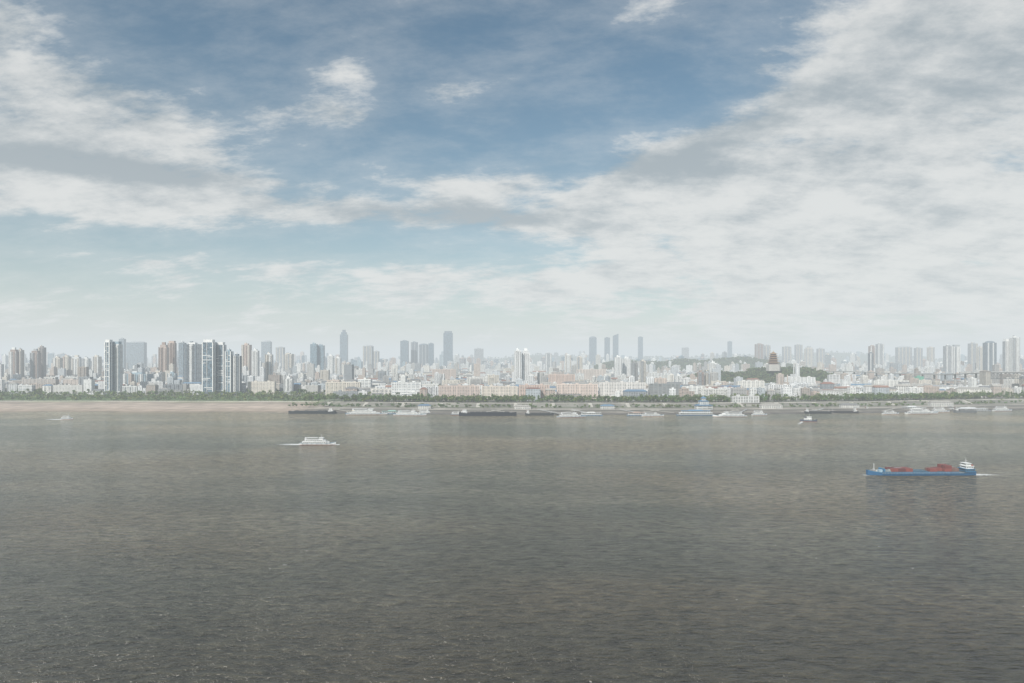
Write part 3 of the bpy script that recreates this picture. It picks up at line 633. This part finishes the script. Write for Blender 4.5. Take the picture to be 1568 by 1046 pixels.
mb.box(0,0,0,30,16,7,(.6,.6,.58),ST); mb.hip(0,0,7.01,30,16,2.6,TB,1.2); mb.box(0,0,8.5,17,10,6,(.58,.6,.6),PU); mb.hip(0,0,14.51,17,10,2.6,TB,1.0); mb.box(0,0,16,8,6,4,(.55,.54,.52),PU); mb.hip(0,0,20.01,8,6,3.4,TB,1.0); mb.box(0,0,22,.4,.4,4,(.6,.6,.6))
mb.obj('ticket_hall',(wx(1077,1262),1262,6.3))
for px,w,hh in ((650,24,6),(800,30,5),(930,26,6),(1180,40,7),(1300,34,6),(1440,44,8)):
    mb=MB(); D=shore(wx(px,1260))+48; mb.box(0,0,0,w,11,hh,(.58,.57,.54),PU); mb.hip(0,0,hh+.01,w,11,2.6,random.choice(ROOFG+ROOFB),.8); mb.box(w*.3,-6.2,0,w*.2,1.4,3,(.4,.4,.4)); mb.obj('quay_warehouse',(wx(px,D),D,6.3))
for px in range(480,1560,62):
    D=shore(wx(px,1240)); x=wx(px,D); mb=MB(); s=1 if (px//62)%2 else -1
    n=16
    for k in range(n): mb.box(x,D+86+k*26/n,6.9,7,26/n+.02,.5+k*5.9/n,(.50,.48,.44))
    mb.beam((x+s*6,shore(x+s*6)+2,3.0),(x+s*44,shore(x+s*44)+22,6.0),5,.6,(.40,.38,.34))
    mb.obj('embankment_stairs')
mb=MB(); x=-400
while x<1150:
    y=shore(x)+117; mb.beam((x,y,13),(x,y,22),.22,.22,(.4,.4,.4)); mb.beam((x,y,22),(x,y-1.8,22.3),.15,.15,(.4,.4,.4)); mb.box(x,y-2,22.15,.5,.9,.2,(.7,.7,.7)); x+=32
mb.obj('promenade_lamps')
mb=MB()
for x in range(-1280,-420,20): mb.beam((x,shore(x)+222,6.5),(x+20.2,shore(x+20)+222,6.5),.6,1.6,(.5,.48,.44))
mb.obj('beach_promenade_wall')

# ---------------------------------------------------------------- haze (volume over river and city, added glow stands in for scattered light)
mb=MB(); mb.box(0,7000,-6,44000,20000,300,(1,1,1),bottom=True)
m=bpy.data.materials.new('glowing_haze'); m.use_nodes=True; t=NT(m.node_tree); t.n.clear()
out=t.new('ShaderNodeOutputMaterial'); ab=t.new('ShaderNodeVolumeAbsorption'); em=t.new('ShaderNodeEmission'); add=t.new('ShaderNodeAddShader')
SG=1/6500
ab.inputs['Color'].default_value=(0,0,0,1); ab.inputs['Density'].default_value=SG
em.inputs['Color'].default_value=(.69,.75,.78,1); em.inputs['Strength'].default_value=SG
t.l.new(ab.outputs[0],add.inputs[0]); t.l.new(em.outputs[0],add.inputs[1]); t.l.new(add.outputs[0],out.inputs['Volume'])
mb.obj('haze',mats=[m])

# ---------------------------------------------------------------- sun + sky
SUN_EL=math.radians(40); SUN_AZ=math.radians(212)
sd=Vector((math.sin(SUN_AZ)*math.cos(SUN_EL),math.cos(SUN_AZ)*math.cos(SUN_EL),math.sin(SUN_EL)))
L=bpy.data.lights.new('sun','SUN'); L.energy=4.1; L.angle=math.radians(.6); L.color=(1,.955,.89)
so=link(bpy.data.objects.new('sun',L)); so.rotation_euler=(-sd).to_track_quat('-Z','Y').to_euler()
w=bpy.data.worlds.new('World'); scene.world=w; w.use_nodes=True; t=NT(w.node_tree); t.n.clear()
try:
    w.cycles.sampling_method='MANUAL'; w.cycles.sample_map_resolution=256
except Exception as e: print(e)
out=t.new('ShaderNodeOutputWorld')
sky=t.new('ShaderNodeTexSky'); sky.sky_type='NISHITA'; sky.sun_disc=False; sky.sun_elevation=SUN_EL; sky.sun_rotation=SUN_AZ; sky.altitude=50; sky.air_density=1.0; sky.dust_density=1.5
tc=t.new('ShaderNodeTexCoord').outputs['Generated']
sp=t.new('ShaderNodeSeparateXYZ'); t.put(sp.inputs[0],tc); X,Y,Z=sp.outputs
az=t.m('MULTIPLY',t.m('ARCTAN2',X,Y),57.2958); el=t.m('MULTIPLY',t.m('ARCSINE',Z),57.2958)
def ae(px,py):
    return math.degrees(math.atan((px-CX)/F)), math.degrees(math.atan((HY-py)/math.hypot(F,px-CX)))
def blobs(lst):
    acc=None
    for px,py,rx,ry,amp,*rt in lst:
        a0,e0=ae(px,py); k=.0548; r=rt[0] if rt else 0; c,s_=math.cos(r),math.sin(r)
        da=t.m('SUBTRACT',az,a0); de=t.m('SUBTRACT',el,e0)
        if r: 
            u=t.m('ADD',t.m('MULTIPLY',da,c),t.m('MULTIPLY',de,s_)); v=t.m('SUBTRACT',t.m('MULTIPLY',de,c),t.m('MULTIPLY',da,s_))
        else: u,v=da,de
        u=t.m('MULTIPLY',u,1/(rx*k)); v=t.m('MULTIPLY',v,1/(ry*k))
        q=t.m('ADD',t.m('MULTIPLY',u,u),t.m('MULTIPLY',v,v))
        g=t.m('MULTIPLY',t.m('EXPONENT',t.m('MULTIPLY',q,-1)),amp)
        acc=g if acc is None else t.m('ADD',acc,g)
    return acc
den=t.m('ADD',t.m('MAXIMUM',Z,0),.26)
cp=t.new('ShaderNodeCombineXYZ'); t.put(cp.inputs[0],t.m('DIVIDE',X,den)); t.put(cp.inputs[1],t.m('DIVIDE',Y,den)); P=cp.outputs[0]
n1=t.noise(t.mapping(P,loc=(3.1,1.7,0),sc=(1,1.1,1)),2.8,7,.60,.3)
n2=t.noise(t.mapping(P,loc=(7.3,4.2,0),rot=(0,0,.5),sc=(.7,1.3,1)),7.5,6,.66)
n3=t.noise(t.mapping(P,loc=(1.3,9.2,0)),4.8,6,.64)
nn=t.m('ADD',t.m('MULTIPLY',t.m('SUBTRACT',n1,.5),1.8),t.m('MULTIPLY',t.m('SUBTRACT',n2,.5),1.25))
M=blobs([(90,165,200,75,.44,-.1),(50,40,110,40,.14),(110,290,260,50,.56),(330,305,100,30,.32),(430,25,140,30,.14),
 (512,118,50,17,.32),(530,170,60,20,.40,-.1),(690,143,50,22,.32),(960,62,70,18,.10,.55),
 (745,280,105,36,.54),(620,320,180,26,.34),(1030,250,110,32,.46),(1400,300,320,180,.64),(1330,120,220,60,.42,.3),(1500,60,160,90,.36),
 (1180,350,240,80,.46),(900,320,120,40,.28),(240,400,160,16,.22),(620,440,80,28,.46),(850,435,130,36,.40),(1300,450,400,60,.24),
 (330,110,120,60,-.24),(620,220,200,40,-.34),(860,180,230,70,-.36),(1080,90,120,60,-.28),(760,50,200,50,-.24),(200,365,260,20,-.30),(560,380,220,26,-.26),(240,20,110,50,-.24)])
nm=t.m('ADD',nn,M)
dd=t.mr(nm,-.12,.52)
veil=t.mr(nm,-.6,.35,0,.26)
cov=t.m('MAXIMUM',t.m('MULTIPLY',dd,.92),veil)
dark=blobs([(1030,252,120,26,1.1),(90,248,190,17,1.1),(250,262,140,14,.6),(620,328,190,20,.9),(770,335,80,12,.8),(1480,100,220,120,.45),(1180,180,120,20,.5,.3),(60,110,180,80,.45)])
sh=t.mr(t.m('ADD',t.m('ADD',n3,t.m('MULTIPLY',n2,.7)),t.m('MULTIPLY',dark,-.40)),.44,1.0)
cc=t.mix(sh,(.36,.415,.45),(.77,.775,.76))
hz=t.m('EXPONENT',t.m('MULTIPLY',t.m('MAXIMUM',el,0),-1/6.2))
bs=t.new('ShaderNodeBackground'); t.put(bs.inputs[0],t.mix(1.0,sky.outputs[0],(.92,1.15,1.09),'MULTIPLY')); bs.inputs[1].default_value=.086
bc_=t.new('ShaderNodeBackground'); t.put(bc_.inputs[0],cc)
bh=t.new('ShaderNodeBackground'); bh.inputs[0].default_value=(.80,.815,.80,1)
m1=t.new('ShaderNodeMixShader'); t.put(m1.inputs[0],cov); t.l.new(bs.outputs[0],m1.inputs[1]); t.l.new(bc_.outputs[0],m1.inputs[2])
m2=t.new('ShaderNodeMixShader'); t.put(m2.inputs[0],t.m('MULTIPLY',hz,.88)); t.l.new(m1.outputs[0],m2.inputs[1]); t.l.new(bh.outputs[0],m2.inputs[2])
t.l.new(m2.outputs[0],out.inputs[0])

# ---------------------------------------------------------------- camera
cam=bpy.data.cameras.new('camera'); cam.sensor_width=36; cam.lens=24.0; cam.shift_y=(HY-523)/1568; cam.clip_start=1; cam.clip_end=100000
co=link(bpy.data.objects.new('camera',cam)); co.location=(0,0,CAMH); co.rotation_euler=(math.radians(90),0,0); scene.camera=co
